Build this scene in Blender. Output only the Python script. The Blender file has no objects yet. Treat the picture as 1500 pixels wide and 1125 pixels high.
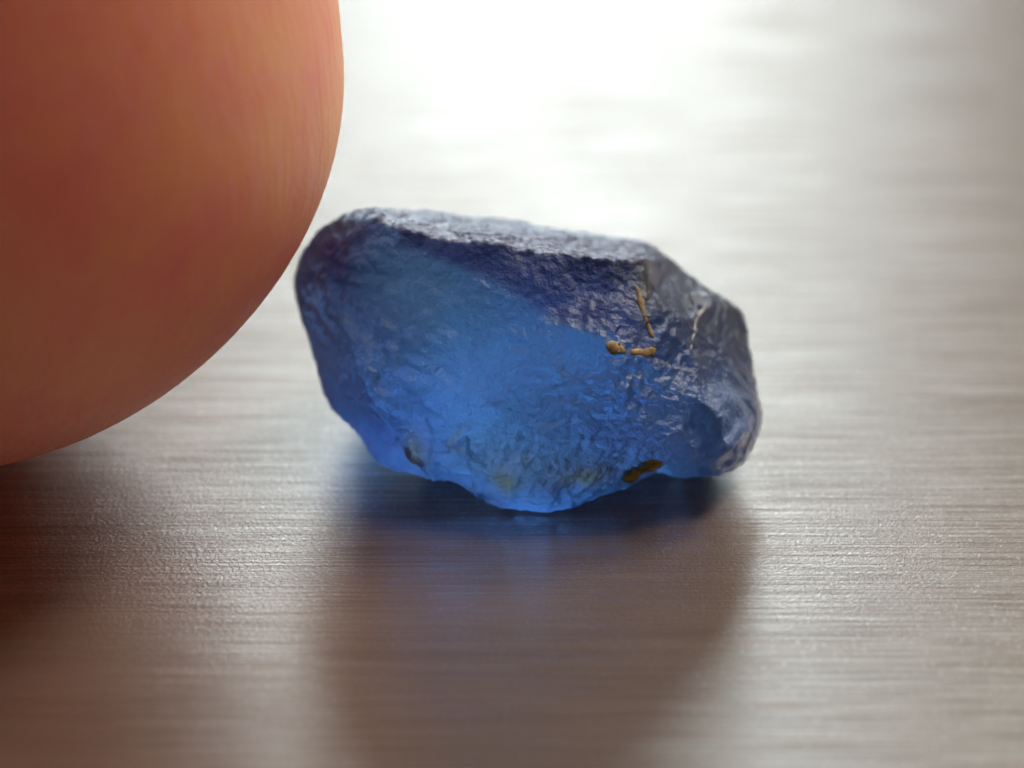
import bpy, bmesh, math, random
import numpy as np
from mathutils import Vector, noise, geometry
from mathutils.bvhtree import BVHTree

# one Blender unit is one centimetre: a stone about a centimetre wide, seen in macro
sc = bpy.context.scene
sc.unit_settings.scale_length = 0.01
R = math.radians
col = sc.collection

# ------------------------------------------------------------------ camera
cam_d = bpy.data.cameras.new('camera')
cam = bpy.data.objects.new('camera', cam_d)
col.objects.link(cam)
cam.location = (-0.0147, -8.522, 5.2394)
cam.rotation_euler = (R(60), 0, 0)
cam_d.sensor_width = 36
cam_d.lens = 163.2
cam_d.clip_start = 0.1
cam_d.clip_end = 400
cam_d.dof.use_dof = True
cam_d.dof.focus_distance = 9.84
cam_d.dof.aperture_fstop = 0.52
sc.camera = cam

# ------------------------------------------------------------------ light
w = bpy.data.worlds.new('World')
sc.world = w
w.use_nodes = True
w.node_tree.nodes['Background'].inputs['Color'].default_value = (1.0, 0.93, 0.86, 1)
w.node_tree.nodes['Background'].inputs['Strength'].default_value = 0.12


def area(name, loc, target, sx, sy, power, color):
    d = bpy.data.lights.new(name, 'AREA')
    d.shape = 'RECTANGLE'
    d.size, d.size_y = sx, sy
    d.energy = power
    d.color = color
    o = bpy.data.objects.new(name, d)
    o.location = loc
    o.rotation_euler = (Vector(target) - Vector(loc)).to_track_quat('-Z', 'Y').to_euler()
    col.objects.link(o)
    return o


# the large bright window behind the stone and a higher, smaller one
area('window_light', (0.25, 22, 5.0), (0, 0, 0), 4.4, 8.2, 1780, (0.86, 0.99, 1.08))
area('side_window', (9.0, 11.5, 12.5), (0, 0, 0), 4.5, 4.5, 2250, (1.0, 0.96, 0.90))
area('room_light', (7.5, 5.5, 16.5), (0, 0, 0), 4.0, 4.0, 1400, (1.0, 0.92, 0.84))

sc.view_settings.view_transform = 'Standard'
sc.view_settings.look = 'None'
sc.view_settings.gamma = 1
sc.view_settings.exposure = 0
sc.cycles.use_denoising = True
sc.cycles.max_bounces = 16
sc.cycles.transmission_bounces = 12
sc.cycles.volume_bounces = 3
sc.cycles.sample_clamp_indirect = 6
sc.cycles.caustics_reflective = True
sc.cycles.caustics_refractive = True


# ------------------------------------------------------------------ helpers
def material(name):
    m = bpy.data.materials.new(name)
    m.use_nodes = True
    nt = m.node_tree
    return m, nt, nt.nodes['Principled BSDF']


def node(nt, kind, **kw):
    n = nt.nodes.new(kind)
    for k, v in kw.items():
        if k.startswith('i_'):
            key = k[2:]
            n.inputs[int(key) if key.isdigit() else key.replace('_', ' ')].default_value = v
        else:
            setattr(n, k, v)
    return n


def ramp(nt, stops, src):
    n = nt.nodes.new('ShaderNodeValToRGB')
    e = n.color_ramp.elements
    e[0].position, e[0].color = stops[0]
    e[1].position, e[1].color = stops[-1]
    for p, c in stops[1:-1]:
        x = e.new(p)
        x.color = c
    nt.links.new(src, n.inputs['Fac'])
    return n


def g(v):
    return (v, v, v, 1)


def mesh_obj(name, verts, faces, mat, parent=None, smooth=True):
    me = bpy.data.meshes.new(name)
    me.from_pydata([tuple(v) for v in verts], [], faces)
    me.update()
    if smooth:
        me.polygons.foreach_set('use_smooth', [True] * len(me.polygons))
    me.materials.append(mat)
    o = bpy.data.objects.new(name, me)
    col.objects.link(o)
    if parent:
        o.parent = parent
    return o


# ------------------------------------------------------------------ table top of brushed metal
def tabletop_material():
    m, nt, b = material('brushed_metal')
    L = nt.links.new
    tc = node(nt, 'ShaderNodeTexCoord')

    def streak(sx, sy, detail, rough=0.6):
        mp = node(nt, 'ShaderNodeMapping')
        mp.inputs['Scale'].default_value = (sx, sy, 1)
        L(tc.outputs['Object'], mp.inputs['Vector'])
        n = node(nt, 'ShaderNodeTexNoise', i_Scale=1.0, i_Detail=detail, i_Roughness=rough)
        L(mp.outputs['Vector'], n.inputs['Vector'])
        return n.outputs['Fac']
    fine = streak(2.4, 135, 5, 0.72)          # scratches running from left to right
    wide = streak(0.6, 26, 5)
    weave = streak(120, 130, 2)           # grain across the scratches
    cloud = streak(1.6, 2.4, 4)
    mixc = node(nt, 'ShaderNodeMix', data_type='RGBA')
    r1 = ramp(nt, [(0.3, (0.10, 0.060, 0.040, 1)), (0.7, (0.185, 0.120, 0.084, 1))], wide)
    r2 = ramp(nt, [(0.3, (0.12, 0.074, 0.050, 1)), (0.7, (0.172, 0.111, 0.078, 1))], cloud)
    mixc.inputs[0].default_value = 0.5
    L(r1.outputs[0], mixc.inputs[6]); L(r2.outputs[0], mixc.inputs[7])
    L(mixc.outputs[2], b.inputs['Base Color'])
    b.inputs['Roughness'].default_value = 0.7
    b.inputs['Specular IOR Level'].default_value = 0.1
    # the brushed sheen: stretched across the scratches
    gl = node(nt, 'ShaderNodeBsdfAnisotropic')
    gl.distribution = 'BECKMANN'
    gl.inputs['Color'].default_value = (0.88, 0.845, 0.765, 1)
    gl.inputs['Anisotropy'].default_value = 0.66
    gl.inputs['Rotation'].default_value = 0.0
    rr = ramp(nt, [(0.3, g(0.277)), (0.7, g(0.282))], wide)
    L(rr.outputs[0], gl.inputs['Roughness'])
    tg = node(nt, 'ShaderNodeTangent', direction_type='UV_MAP')
    tg.uv_map = 'UVMap'
    L(tg.outputs[0], gl.inputs['Tangent'])
    mx = node(nt, 'ShaderNodeMixShader')
    fr = ramp(nt, [(0.37, g(0.13)), (0.5, g(0.25)), (0.63, g(0.39))], fine)
    fl = ramp(nt, [(0.60, g(0.0)), (0.68, g(0.22))], streak(95, 130, 2, 0.6))     # glossier specks put in for the glints of the grain
    fs = node(nt, 'ShaderNodeMath', operation='ADD', use_clamp=True)
    L(fr.outputs[0], fs.inputs[0]); L(fl.outputs[0], fs.inputs[1])
    L(fs.outputs[0], mx.inputs[0])
    L(b.outputs[0], mx.inputs[1]); L(gl.outputs[0], mx.inputs[2])
    L(mx.outputs[0], nt.nodes['Material Output'].inputs['Surface'])
    b1 = node(nt, 'ShaderNodeBump', i_Strength=0.19, i_Distance=0.005)
    L(fine, b1.inputs['Height'])
    b2 = node(nt, 'ShaderNodeBump', i_Strength=0.25, i_Distance=0.004)
    L(weave, b2.inputs['Height']); L(b1.outputs[0], b2.inputs['Normal'])
    L(b2.outputs[0], b.inputs['Normal']); L(b2.outputs[0], gl.inputs['Normal'])
    return m


def build_tabletop():
    m = tabletop_material()
    bm = bmesh.new()
    x0, x1, y0, y1, t = -30, 30, -14, 34, 0.6
    vs = [bm.verts.new(p) for p in ((x0, y0, 0), (x1, y0, 0), (x1, y1, 0), (x0, y1, 0), (x0, y0, -t), (x1, y0, -t), (x1, y1, -t), (x0, y1, -t))]
    for f in ((0, 1, 2, 3), (7, 6, 5, 4), (0, 4, 5, 1), (1, 5, 6, 2), (2, 6, 7, 3), (3, 7, 4, 0)):
        bm.faces.new([vs[i] for i in f])
    uv = bm.loops.layers.uv.new('UVMap')
    for f in bm.faces:
        for lp in f.loops:
            lp[uv].uv = (lp.vert.co.x / 60, lp.vert.co.y / 60)
    me = bpy.data.meshes.new('tabletop')
    bm.to_mesh(me)
    me.materials.append(m)
    o = bpy.data.objects.new('tabletop', me)
    col.objects.link(o)
    o['kind'] = 'structure'
    o['label'] = 'brown brushed metal table top with fine scratches and a bright reflection'
    return o


build_tabletop()


# ------------------------------------------------------------------ fingertip
def finger_material():
    m, nt, b = material('skin')
    L = nt.links.new
    tc = node(nt, 'ShaderNodeTexCoord')
    n1 = node(nt, 'ShaderNodeTexNoise', i_Scale=4.5, i_Detail=6.0, i_Roughness=0.65)
    L(tc.outputs['Object'], n1.inputs['Vector'])
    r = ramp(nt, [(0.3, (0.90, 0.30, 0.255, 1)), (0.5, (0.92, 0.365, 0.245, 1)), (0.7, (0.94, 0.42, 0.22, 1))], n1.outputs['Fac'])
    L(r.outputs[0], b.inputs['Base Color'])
    b.inputs['Subsurface Weight'].default_value = 1.0
    b.inputs['Subsurface Radius'].default_value = (1.0, 0.90, 0.17)
    b.inputs['Subsurface Scale'].default_value = 1.1
    b.inputs['Roughness'].default_value = 0.52
    b.inputs['Specular IOR Level'].default_value = 0.4
    mp = node(nt, 'ShaderNodeMapping')
    mp.inputs['Scale'].default_value = (26, 26, 4)
    L(tc.outputs['Object'], mp.inputs['Vector'])
    n2 = node(nt, 'ShaderNodeTexNoise', i_Scale=1.0, i_Detail=4.0, i_Roughness=0.55, i_Distortion=0.6)
    L(mp.outputs[0], n2.inputs['Vector'])
    n3 = node(nt, 'ShaderNodeTexNoise', i_Scale=90.0, i_Detail=2.0)
    L(tc.outputs['Object'], n3.inputs['Vector'])
    b1 = node(nt, 'ShaderNodeBump', i_Strength=0.9, i_Distance=0.018)
    L(n2.outputs['Fac'], b1.inputs['Height'])
    b2 = node(nt, 'ShaderNodeBump', i_Strength=0.5, i_Distance=0.006)
    L(n3.outputs['Fac'], b2.inputs['Height']); L(b1.outputs[0], b2.inputs['Normal'])
    L(b2.outputs[0], b.inputs['Normal'])
    return m


def build_finger():
    root = Vector((-1.309, 0.38, 0.0))
    # spine of the finger: tip on the table, rising up and back to the left
    rings, seg = [], 96
    a, bb, h = 0.94, 0.90, 0.862
    prof = []
    for i in range(1, 33):
        t = i / 32 * math.pi / 2
        prof.append((math.sin(t) ** 1.10, h - h * math.cos(t)))
    zz = [h + 0.12 * k for k in range(1, 36)]
    verts, faces = [(0, 0, 0.0)], []
    allr = prof + [(1 - 0.07 * (1 - math.exp(-((z - h) / 0.8) ** 2)) + 0.05 * math.exp(-((z - 3.6) / 0.7) ** 2), z) for k, z in enumerate(zz, 1)]
    for s, z in allr:
        lean = max(0.0, z - h)
        cx = -0.14 * lean * lean / (lean + 0.6)
        cy = 0.18 * lean * lean / (lean + 0.6)
        for j in range(seg):
            p = j / seg * 2 * math.pi
            q = Vector((s * a * math.cos(p) + cx, s * bb * math.sin(p) + cy, z))
            q += Vector((math.cos(p), math.sin(p), 0)) * (0.016 * noise.noise(q * 1.6 + Vector((3, 1, 7))))
            verts.append((q.x, q.y, max(q.z, 0.0)))
    for j in range(seg):
        faces.append((0, 1 + (j + 1) % seg, 1 + j))
    for i in range(len(allr) - 1):
        for j in range(seg):
            A = 1 + i * seg + j
            B = 1 + i * seg + (j + 1) % seg
            faces.append((A, B, B + seg, A + seg))
    last = 1 + (len(allr) - 1) * seg
    c = len(verts)
    zt = allr[-1][1]
    lean = zt - h
    verts.append((-0.14 * lean * lean / (lean + 0.6), 0.18 * lean * lean / (lean + 0.6), zt + 0.35))
    for j in range(seg):
        faces.append((last + j, last + (j + 1) % seg, c))
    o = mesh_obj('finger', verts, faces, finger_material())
    o.location = root
    o['label'] = 'reddish orange fingertip glowing at its edge, pressed on the metal left of the blue stone'
    o['category'] = 'finger'
    return o


build_finger()


# corner points of the stone, in centimetres
OUTLINE = [
    (-0.318, 0.506, 0.476), (-0.375, 0.497, 0.461), (-0.420, 0.500, 0.425), (-0.459, 0.491, 0.391), (-0.481, 0.485, 0.360), (-0.491, 0.481, 0.333), 
    (-0.496, 0.466, 0.307), (-0.491, 0.442, 0.286), (-0.481, 0.402, 0.256), (-0.465, 0.351, 0.208), (-0.449, 0.303, 0.166), (-0.433, 0.260, 0.130), 
    (-0.421, 0.240, 0.116), (-0.398, 0.214, 0.111), (-0.376, 0.196, 0.100), (-0.356, 0.172, 0.099), (-0.333, 0.143, 0.087), (-0.311, 0.112, 0.074), 
    (-0.283, 0.084, 0.065), (-0.251, 0.069, 0.059), (-0.214, 0.052, 0.050), (-0.177, 0.038, 0.046), (-0.140, 0.027, 0.046), (-0.110, 0.021, 0.036), 
    (-0.088, 0.013, 0.022), (-0.059, 0.005, 0.008), (-0.029, 0.000, 0.001), (0.007, -0.000, -0.001), (0.059, 0.000, 0.001), (0.103, 0.005, 0.008), 
    (0.162, 0.015, 0.026), (0.221, 0.032, 0.036), (0.273, 0.052, 0.050), (0.310, 0.064, 0.051), (0.332, 0.061, 0.046), (0.354, 0.050, 0.046), 
    (0.398, 0.051, 0.048), (0.443, 0.073, 0.046), (0.473, 0.096, 0.046), (0.497, 0.133, 0.050), (0.511, 0.173, 0.060), (0.519, 0.209, 0.082), 
    (0.525, 0.245, 0.104), (0.524, 0.265, 0.119), (0.517, 0.301, 0.141), (0.508, 0.341, 0.170), (0.502, 0.372, 0.204), (0.497, 0.412, 0.234), 
    (0.487, 0.425, 0.257), (0.460, 0.436, 0.275), (0.433, 0.453, 0.285), (0.408, 0.471, 0.296), (0.381, 0.491, 0.310), (0.348, 0.524, 0.327), 
    (0.311, 0.555, 0.341), (0.274, 0.582, 0.347), (0.221, 0.597, 0.353), (0.153, 0.611, 0.358), (0.077, 0.618, 0.370), (0.001, 0.624, 0.380), 
    (-0.091, 0.621, 0.395), (-0.166, 0.599, 0.417), (-0.241, 0.558, 0.446), ]
FRONT = [
    (-0.306, 0.331, 0.534), (-0.235, 0.278, 0.542), (-0.168, 0.251, 0.535), (-0.088, 0.239, 0.533), (-0.000, 0.234, 0.524), (0.102, 0.227, 0.513), 
    (0.205, 0.229, 0.497), (0.267, 0.256, 0.483), (-0.385, 0.355, 0.474), (-0.432, 0.376, 0.391), (-0.346, 0.261, 0.453), (-0.293, 0.258, 0.496), 
    (-0.431, 0.308, 0.334), (-0.382, 0.198, 0.362), (-0.351, 0.110, 0.311), (-0.314, 0.049, 0.245), (-0.271, 0.026, 0.165), (-0.384, 0.167, 0.210), 
    (-0.234, 0.206, 0.458), (-0.088, 0.172, 0.468), (-0.204, 0.120, 0.389), (-0.204, 0.053, 0.293), (-0.087, 0.097, 0.368), (0.043, 0.112, 0.418), 
    (-0.058, 0.003, 0.255), (0.058, 0.023, 0.310), (0.058, -0.048, 0.217), (0.174, 0.075, 0.386), (0.203, -0.004, 0.292), (0.203, -0.038, 0.194), 
    (0.291, 0.048, 0.313), (0.356, 0.039, 0.267), (0.131, 0.172, 0.443), (0.204, 0.176, 0.441), (0.273, 0.180, 0.422), (0.314, 0.147, 0.374), 
    (0.360, 0.206, 0.357), (0.418, 0.346, 0.320), (0.378, 0.143, 0.308), (0.444, 0.230, 0.259), (0.402, 0.037, 0.243), (0.464, 0.127, 0.199), 
    (0.395, 0.047, 0.192), (0.426, 0.037, 0.214), (0.478, 0.092, 0.160), (0.446, 0.019, 0.152), (0.402, 0.013, 0.122), (0.290, -0.031, 0.207), 
    (0.348, -0.022, 0.202), (0.271, 0.005, 0.109), (0.329, 0.005, 0.118), (-0.000, -0.049, 0.116), (0.087, -0.049, 0.116), (-0.088, -0.007, 0.108), 
    (-0.161, -0.010, 0.152), (-0.234, 0.022, 0.138), (-0.198, 0.019, 0.092), (-0.132, 0.019, 0.092), (0.146, -0.023, 0.101), (-0.029, -0.023, 0.041), 
    (0.059, -0.031, 0.046), (-0.103, 0.020, 0.075), ]
BACK = [
    (-0.148, 0.130, 0.025), (0.000, 0.082, 0.002), (0.134, 0.103, -0.002), (0.358, 0.156, 0.010), (-0.301, 0.288, 0.018), (-0.210, 0.280, 0.005), 
    (0.000, 0.289, 0.000), (0.211, 0.289, 0.000), (0.408, 0.314, 0.003), (-0.337, 0.496, 0.019), (-0.214, 0.504, 0.033), (0.001, 0.538, 0.013), 
    (0.216, 0.538, 0.013), (0.400, 0.530, 0.018), (-0.399, 0.591, 0.124), (-0.307, 0.631, 0.173), (-0.154, 0.711, 0.111), (0.063, 0.728, 0.101), 
    (0.249, 0.694, 0.102), (0.414, 0.565, 0.139), (-0.395, 0.555, 0.301), (-0.305, 0.632, 0.294), (-0.154, 0.720, 0.247), (0.063, 0.730, 0.224), 
    (0.247, 0.662, 0.226), (0.366, 0.551, 0.234), ]


# ------------------------------------------------------------------ rough blue gemstone
def stone_mesh():
    def pl(p):                      # the stone's broad front face leans back by 30 degrees
        return Vector((p[0], p[1] * 0.5 + p[2] * 0.866))

    def side(inner):
        pts = OUTLINE + inner
        n = len(OUTLINE)
        edges = [(i, (i + 1) % n) for i in range(n)]
        r = geometry.delaunay_2d_cdt([pl(p) for p in pts], edges, [], 1, 1e-5)
        idx = [o[0] for o in r[3]]
        return [[idx[i] for i in f] for f in r[2]]
    n, k = len(OUTLINE), len(FRONT)
    verts = [Vector(p) for p in OUTLINE + FRONT + BACK]
    faces = []
    for f in side(FRONT):
        faces.append(f)
    for f in side(BACK):
        faces.append([i if i < n else i + k for i in reversed(f)])
    me = bpy.data.meshes.new('raw')
    me.from_pydata([(v.x, v.y, max(v.z, 0.004)) for v in verts], [], faces)
    bm = bmesh.new(); bm.from_mesh(me)
    bmesh.ops.recalc_face_normals(bm, faces=bm.faces)
    bm.to_mesh(me); bm.free()
    o = bpy.data.objects.new('raw', me)
    col.objects.link(o)
    rm = o.modifiers.new('r', 'REMESH')
    rm.mode = 'VOXEL'
    rm.voxel_size = 0.0044
    sm = o.modifiers.new('s', 'SMOOTH')
    sm.factor = 0.5
    sm.iterations = 12
    dg = bpy.context.evaluated_depsgraph_get()
    out = bpy.data.meshes.new_from_object(o.evaluated_get(dg))
    bpy.data.objects.remove(o)
    bpy.data.meshes.remove(me)
    return out


def blob(P, c, r):
    d = (P - np.array(c)) / np.array(r)
    return np.exp(-(d * d).sum(1))


def seg_dist(P, a, b):
    a, b = np.array(a), np.array(b)
    ab = b - a
    t = np.clip(((P - a) @ ab) / (ab @ ab), 0, 1)
    return np.linalg.norm(P - (a + t[:, None] * ab), axis=1)


def stone_relief(me):
    nv = len(me.vertices)
    P = np.empty(nv * 3); me.vertices.foreach_get('co', P); P = P.reshape(-1, 3)
    N = np.empty(nv * 3); me.vertex_normals.foreach_get('vector', N); N = N.reshape(-1, 3)
    ripple = blob(P, (-0.27, 0.10, 0.33), (0.13, 0.16, 0.16))
    corner = blob(P, (-0.36, 0.28, 0.38), (0.12, 0.2, 0.13))
    rough = blob(P, (0.28, -0.02, 0.22), (0.22, 0.2, 0.16)) + blob(P, (0.06, -0.04, 0.12), (0.2, 0.2, 0.12))
    chip = blob(P, (0.45, 0.05, 0.19), (0.09, 0.12, 0.10))
    chip2 = blob(P, (-0.19, 0.03, 0.13), (0.12, 0.1, 0.10))
    topz = np.clip((N[:, 2] - 0.78) / 0.18, 0, 1)
    out = np.zeros(nv)
    for i in range(nv):
        v = Vector(P[i])
        h = 0.012 * noise.noise(v * 4.0) + 0.007 * noise.noise(v * 9.0 + Vector((5, 2, 9)))
        q = v + noise.noise_vector(v * 14) * 0.02
        rr = min(1.0, rough[i]) * (1 - 0.8 * min(1.0, chip[i]))
        h += (0.0025 + 0.004 * rr + 0.003 * corner[i]) * noise.noise(q * 20)
        h += (0.0022 + 0.0055 * rr + 0.003 * corner[i] + 0.003 * topz[i]) * noise.noise(q * 42)
        h += (0.0016 + 0.0030 * rr + 0.002 * corner[i] + 0.003 * topz[i]) * noise.noise(v * 78)
        if ripple[i] > 0.03:
            wv = Vector((v.x * 9 - v.z * 7, v.y * 3, v.z * 20 + v.x * 12))
            h += 0.014 * ripple[i] * noise.noise(wv * 1.6 + noise.noise_vector(v * 8) * 0.8)
        if corner[i] > 0.03:
            h += 0.012 * corner[i] * noise.noise(Vector((v.x * 22, v.y * 18, v.z * 44)) + noise.noise_vector(v * 12) * 0.7)
        if chip[i] > 0.05:          # curved steps of a conchoidal fracture
            d = (v - Vector((0.50, 0.05, 0.10))).length
            h += 0.0085 * chip[i] * math.sin(d * 95 + 4 * noise.noise(v * 9))
        if chip2[i] > 0.05:
            w3 = Vector((v.x * 17 + v.z * 8, v.y * 9, v.z * 15 - v.x * 7))
            dd, pp = noise.voronoi(w3)
            h += chip2[i] * (0.020 * (noise.cell(pp[0] * 7.3) - 0.5) + 0.02 * (w3 - pp[0]).dot(noise.cell_vector(pp[0] * 3.1) - Vector((0.5, 0.5, 0.5))))
        out[i] = h
    P2 = P + N * out[:, None]
    P2[:, 2] = np.maximum(P2[:, 2], 0.002)
    me.vertices.foreach_set('co', P2.ravel())
    me.update()
    # colour zones: violet with painted-in shade, teal zone, iron staining, top frost with painted sheen
    C = np.zeros((nv, 4)); C[:, 3] = 1
    top = np.clip((N[:, 2] - 0.78) / 0.18, 0, 1) * np.clip((P[:, 2] - 0.33) / 0.08, 0, 1) * np.clip((0.31 - P[:, 0]) / 0.05, 0, 1)
    teal = 1.0 * blob(P, (0.03, -0.04, 0.14), (0.20, 0.25, 0.10)) + 0.9 * blob(P, (-0.25, 0.2, 0.42), (0.17, 0.25, 0.11)) + 0.4 * blob(P, (-0.02, 0.0, 0.3), (0.2, 0.25, 0.2))
    stain = 0.9 * blob(P, (0.145, -0.02, 0.10), (0.06, 0.1, 0.03)) + 1.0 * blob(P, (-0.03, -0.02, 0.095), (0.028, 0.1, 0.03)) + 0.4 * blob(P, (0.02, -0.04, 0.13), (0.13, 0.1, 0.05))
    stain += 0.3 * blob(P, (0.40, 0.3, 0.33), (0.045, 0.2, 0.06)) + 0.3 * blob(P, (0.475, 0.38, 0.25), (0.03, 0.2, 0.05)) + 0.5 * blob(P, (-0.17, 0.33, 0.52), (0.04, 0.06, 0.03))
    stain += 0.8 * blob(P, (0.265, 0.15, 0.44), (0.015, 0.2, 0.06)) + 0.8 * blob(P, (-0.22, 0.02, 0.14), (0.025, 0.1, 0.04))
    for (a, b, wd, s) in VEINS:
        stain += s * np.exp(-(seg_dist(P, a, b) / wd) ** 2)
    C[:, 0] = np.clip(top, 0, 1); C[:, 1] = np.clip(teal, 0, 1); C[:, 2] = np.clip(stain, 0, 1)
    # dark internal reflection painted as violet-blue over the crystal's upper right wedge
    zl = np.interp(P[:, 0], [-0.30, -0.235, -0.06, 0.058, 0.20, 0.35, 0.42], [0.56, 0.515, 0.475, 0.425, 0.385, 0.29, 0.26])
    violet_and_shade = 0.95 * np.clip((P[:, 2] - zl) / 0.018 + 0.5, 0, 1) * (1 - 0.45 * np.clip((P[:, 0] - 0.27) / 0.06, 0, 1))
    violet_and_shade += 0.95 * blob(P, (-0.40, 0.36, 0.43), (0.10, 0.2, 0.07)) + 0.5 * blob(P, (-0.44, 0.3, 0.22), (0.05, 0.2, 0.14)) + 0.8 * blob(P, (-0.30, 0.1, 0.15), (0.15, 0.25, 0.11))  # violet corner and left edge; last patch paints down the lower-left glow
    violet_and_shade += 0.8 * blob(P, (0.09, -0.03, 0.085), (0.055, 0.1, 0.035))
    pale = blob(P, (0.30, -0.02, 0.19), (0.20, 0.2, 0.10)) + blob(P, (0.46, 0.05, 0.16), (0.09, 0.15, 0.10)) + 0.8 * blob(P, (-0.33, 0.15, 0.36), (0.13, 0.2, 0.12))
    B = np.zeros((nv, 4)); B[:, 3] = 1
    B[:, 0] = np.clip(violet_and_shade, 0, 1); B[:, 1] = np.clip(pale, 0, 1)
    bt = me.color_attributes.new('violet_and_shade', 'FLOAT_COLOR', 'POINT')
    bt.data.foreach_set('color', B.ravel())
    at = me.color_attributes.new('zones', 'FLOAT_COLOR', 'POINT')
    at.data.foreach_set('color', C.ravel())


VEINS = [((-0.15, 0.0, 0.17), (-0.04, -0.02, 0.32), 0.008, 0.6), ((-0.15, 0.0, 0.165), (0.02, -0.05, 0.16), 0.007, 0.55),
         ((-0.19, 0.02, 0.11), (-0.23, 0.03, 0.16), 0.006, 0.5)]


def stone_material():
    m, nt, b = material('rough_sapphire')
    L = nt.links.new
    tc = node(nt, 'ShaderNodeTexCoord')
    at = node(nt, 'ShaderNodeAttribute', attribute_name='zones')
    sp = node(nt, 'ShaderNodeSeparateColor')
    L(at.outputs['Color'], sp.inputs[0])
    n1 = node(nt, 'ShaderNodeTexNoise', i_Scale=6.0, i_Detail=5.0, i_Roughness=0.6)
    L(tc.outputs['Object'], n1.inputs['Vector'])
    base = ramp(nt, [(0.3, (0.09, 0.26, 0.70, 1)), (0.55, (0.14, 0.38, 0.78, 1)), (0.75, (0.24, 0.54, 0.82, 1))], n1.outputs['Fac'])
    at2 = node(nt, 'ShaderNodeAttribute', attribute_name='violet_and_shade')
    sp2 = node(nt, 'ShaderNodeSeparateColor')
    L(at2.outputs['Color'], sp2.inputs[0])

    def mix(a, bcol, fac):
        n = node(nt, 'ShaderNodeMix', data_type='RGBA')
        L(a, n.inputs[6]); n.inputs[7].default_value = bcol
        L(fac, n.inputs[0])
        return n.outputs[2]
    c = mix(base.outputs[0], (0.24, 0.56, 0.62, 1), sp.outputs[1])
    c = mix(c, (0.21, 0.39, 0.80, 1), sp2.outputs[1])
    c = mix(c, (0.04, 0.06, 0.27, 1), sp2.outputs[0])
    c = mix(c, (0.50, 0.36, 0.10, 1), sp.outputs[2])
    n3 = node(nt, 'ShaderNodeTexNoise', i_Scale=34.0, i_Detail=5.0, i_Roughness=0.7)
    L(tc.outputs['Object'], n3.inputs['Vector'])
    crust = ramp(nt, [(0.40, (0.035, 0.035, 0.10, 1)), (0.54, (0.09, 0.09, 0.17, 1)), (0.66, (0.46, 0.46, 0.52, 1))], n3.outputs['Fac'])  # frost grain with the window's bright glints put into its colour
    mc = node(nt, 'ShaderNodeMix', data_type='RGBA')
    L(c, mc.inputs[6]); L(crust.outputs[0], mc.inputs[7]); L(sp.outputs[0], mc.inputs[0])
    c = mc.outputs[2]
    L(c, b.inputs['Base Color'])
    b.inputs['IOR'].default_value = 1.52
    # frosted skin: opaque on the top face, thin on the worn patches
    fa = node(nt, 'ShaderNodeMath', operation='MULTIPLY_ADD', i_1=-0.45, i_2=0.96)
    L(sp.outputs[0], fa.inputs[0])
    fb = node(nt, 'ShaderNodeMath', operation='MULTIPLY', i_1=0.24)
    L(sp2.outputs[1], fb.inputs[0])
    fc = node(nt, 'ShaderNodeMath', operation='SUBTRACT')
    L(fa.outputs[0], fc.inputs[0]); L(fb.outputs[0], fc.inputs[1])
    L(fc.outputs[0], b.inputs['Transmission Weight'])
    ro = node(nt, 'ShaderNodeMath', operation='MULTIPLY_ADD', i_1=0.12, i_2=0.31)
    L(sp2.outputs[0], ro.inputs[0]); L(ro.outputs[0], b.inputs['Roughness'])
    n2 = node(nt, 'ShaderNodeTexNoise', i_Scale=75.0, i_Detail=3.0, i_Roughness=0.68)
    L(tc.outputs['Object'], n2.inputs['Vector'])
    b1 = node(nt, 'ShaderNodeBump', i_Strength=0.7, i_Distance=0.007)
    L(n2.outputs['Fac'], b1.inputs['Height'])
    bs = node(nt, 'ShaderNodeMath', operation='MULTIPLY_ADD', i_1=0.5, i_2=0.7)
    mxm = node(nt, 'ShaderNodeMath', operation='MAXIMUM')
    L(sp2.outputs[1], mxm.inputs[0]); L(sp.outputs[0], mxm.inputs[1])
    L(mxm.outputs[0], bs.inputs[0])
    L(bs.outputs[0], b1.inputs['Strength'])
    L(b1.outputs[0], b.inputs['Normal'])
    # the body colour of the stone: blue absorption and a little milky scatter
    ab = node(nt, 'ShaderNodeVolumeAbsorption')
    ab.inputs['Color'].default_value = (0.04, 0.26, 0.62, 1)
    ab.inputs['Density'].default_value = 1.9
    vs = node(nt, 'ShaderNodeVolumeScatter')
    vs.inputs['Color'].default_value = (0.45, 0.62, 1.0, 1)
    vs.inputs['Density'].default_value = 0.10
    ad = node(nt, 'ShaderNodeAddShader')
    L(ab.outputs[0], ad.inputs[0]); L(vs.outputs[0], ad.inputs[1])
    L(ad.outputs[0], nt.nodes['Material Output'].inputs['Volume'])
    return m


def inclusion_material(name, dark, light):
    m, nt, b = material(name)
    L = nt.links.new
    tc = node(nt, 'ShaderNodeTexCoord')
    n1 = node(nt, 'ShaderNodeTexNoise', i_Scale=38.0, i_Detail=5.0, i_Roughness=0.65)
    L(tc.outputs['Object'], n1.inputs['Vector'])
    r = ramp(nt, [(0.35, dark), (0.62, light)], n1.outputs['Fac'])
    L(r.outputs[0], b.inputs['Base Color'])
    b.inputs['Roughness'].default_value = 0.6
    b.inputs['Subsurface Weight'].default_value = 0.4
    b.inputs['Subsurface Scale'].default_value = 0.02
    b1 = node(nt, 'ShaderNodeBump', i_Strength=0.5, i_Distance=0.006)
    L(n1.outputs['Fac'], b1.inputs['Height'])
    L(b1.outputs[0], b.inputs['Normal'])
    return m


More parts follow.
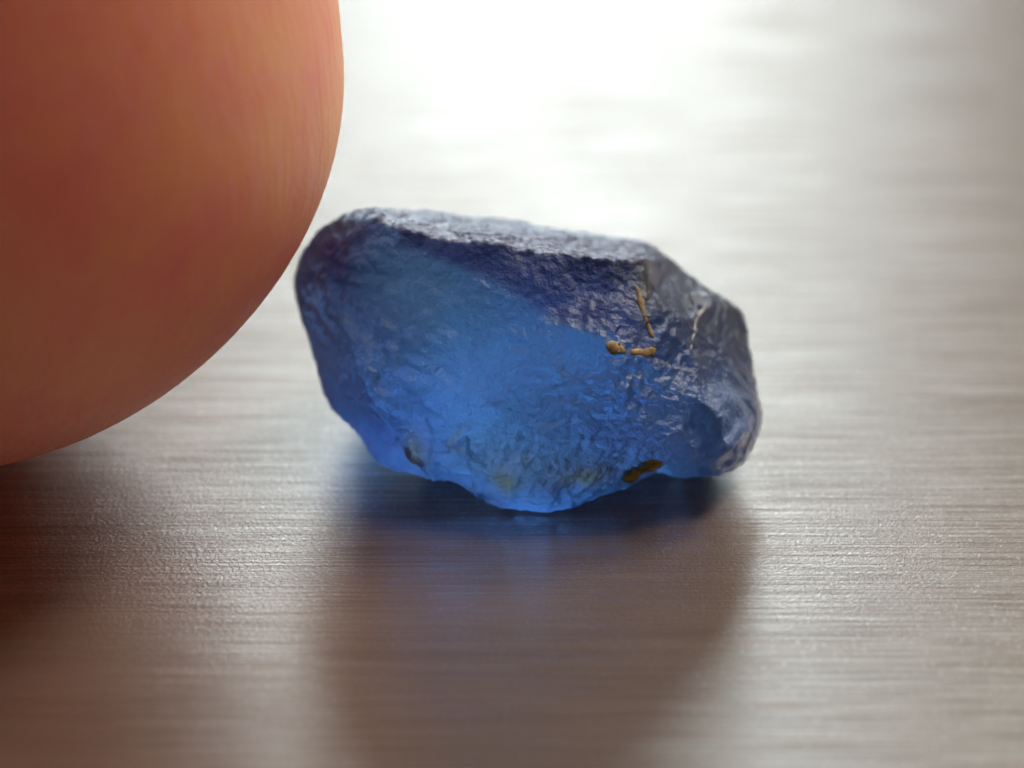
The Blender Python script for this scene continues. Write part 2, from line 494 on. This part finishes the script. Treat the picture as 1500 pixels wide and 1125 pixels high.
def strand(name, body_bvh, pts, radii, mat, parent, sink=0.28, seed=1):
    """a crusted seam lying in the stone's surface, thick as radii, following pts"""
    rnd = random.Random(seed)
    P, Nn, Rr = [], [], []
    for i in range(len(pts) - 1):
        a, b = Vector(pts[i]), Vector(pts[i + 1])
        k = max(2, int((b - a).length / 0.008))
        for j in range(k):
            t = j / k
            q = a.lerp(b, t)
            q = q + noise.noise_vector(q * 30 + Vector((seed, 0, 0))) * 0.004
            hit = body_bvh.find_nearest(q)
            r = (radii[i] * (1 - t) + radii[i + 1] * t) * (1 + 0.4 * noise.noise(q * 70 + Vector((0, seed, 0))))
            P.append(hit[0] - hit[1] * r * sink); Nn.append(hit[1]); Rr.append(max(r, 0.0015))
    for _ in range(3):              # even out the jumps between the little facets of the stone's skin
        n = len(P)
        P = [(P[max(i - 1, 0)] + P[i] * 2 + P[min(i + 1, n - 1)]) / 4 for i in range(n)]
        Nn = [(Nn[max(i - 1, 0)] + Nn[i] + Nn[min(i + 1, n - 1)]).normalized() for i in range(n)]
    seg = 10
    verts, faces = [], []
    for i, p in enumerate(P):
        d = (P[min(i + 1, len(P) - 1)] - P[max(i - 1, 0)]).normalized()
        s = d.cross(Nn[i]).normalized()
        u = s.cross(d).normalized()
        e = 0.25 if i in (0, len(P) - 1) else 1
        for j in range(seg):
            t = j / seg * 2 * math.pi
            rr = Rr[i] * e * (1 + 0.3 * noise.noise(p * 90 + Vector((j * 1.7, seed, 0))))
            verts.append(p + s * math.cos(t) * rr + u * math.sin(t) * rr * 0.36)
    for i in range(len(P) - 1):
        for j in range(seg):
            A, B = i * seg + j, i * seg + (j + 1) % seg
            faces.append((A, B, B + seg, A + seg))
    faces.append(tuple(range(seg))[::-1])
    faces.append(tuple(range((len(P) - 1) * seg, len(P) * seg)))
    return mesh_obj(name, verts, faces, mat, parent)


def build_stone():
    root = bpy.data.objects.new('gemstone', None)
    col.objects.link(root)
    root['label'] = 'rough translucent blue gemstone with a frosted skin and ochre inclusions standing on the metal'
    root['category'] = 'gemstone'
    me = stone_mesh()
    me.name = 'crystal'
    stone_relief(me)
    me.polygons.foreach_set('use_smooth', [True] * len(me.polygons))
    me.materials.clear()
    me.materials.append(stone_material())
    body = bpy.data.objects.new('crystal', me)
    col.objects.link(body)
    body.parent = root
    bm = bmesh.new(); bm.from_mesh(me)
    bvh = BVHTree.FromBMesh(bm)
    bm.free()
    gold = inclusion_material('golden_iron_stain', (0.17, 0.085, 0.025, 1), (0.56, 0.37, 0.13, 1))
    rust = inclusion_material('rusty_crust', (0.10, 0.055, 0.012, 1), (0.46, 0.32, 0.08, 1))
    vein = inclusion_material('ochre_seam', (0.16, 0.11, 0.07, 1), (0.42, 0.30, 0.16, 1))
    pale = inclusion_material('pale_seam', (0.28, 0.22, 0.24, 1), (0.62, 0.52, 0.50, 1))
    for name, pts, rad, mat, lab in INCLUSIONS(gold, rust, vein, pale):
        o = strand(name, bvh, pts, rad, mat, root, seed=len(pts) + int(1000 * abs(pts[0][0])))
        if lab:
            o['label'] = lab
    return root


def INCLUSIONS(gold, rust, vein, pale):
    return [
        ('golden_inclusion', [(0.199, 0.026, 0.425), (0.223, 0.025, 0.424), (0.248, 0.030, 0.411), (0.257, 0.028, 0.408)], (0.006, 0.015, 0.013, 0.005), gold, 'larger golden inclusion left of the vein'),
        ('golden_inclusion', [(0.257, 0.028, 0.408), (0.282, 0.036, 0.403), (0.307, 0.057, 0.379), (0.327, 0.070, 0.362)], (0.005, 0.01, 0.014, 0.01), gold, 'smaller golden inclusion at the foot of the vein'),
        ('ochre_vein', [(0.268, 0.177, 0.487), (0.267, 0.157, 0.452), (0.271, 0.139, 0.420), (0.284, 0.115, 0.400), (0.293, 0.083, 0.384)], (0.003, 0.008, 0.008, 0.005, 0.003), vein, 'upright ochre vein above the golden inclusions'),
        ('pale_vein', [(0.420, 0.346, 0.340), (0.406, 0.289, 0.340), (0.389, 0.227, 0.332), (0.373, 0.173, 0.320), (0.364, 0.143, 0.308)], (0.002, 0.004, 0.004, 0.003, 0.002), pale, 'pale slanting vein by the right edge'),
        ('rusty_crust', [(0.224, 0.030, 0.052), (0.243, 0.011, 0.080), (0.269, 0.004, 0.098), (0.299, 0.006, 0.100), (0.325, 0.009, 0.095)], (0.01, 0.022, 0.028, 0.026, 0.014), rust, 'brown rusty crust in the notch of the lower edge'),
    ]


build_stone()
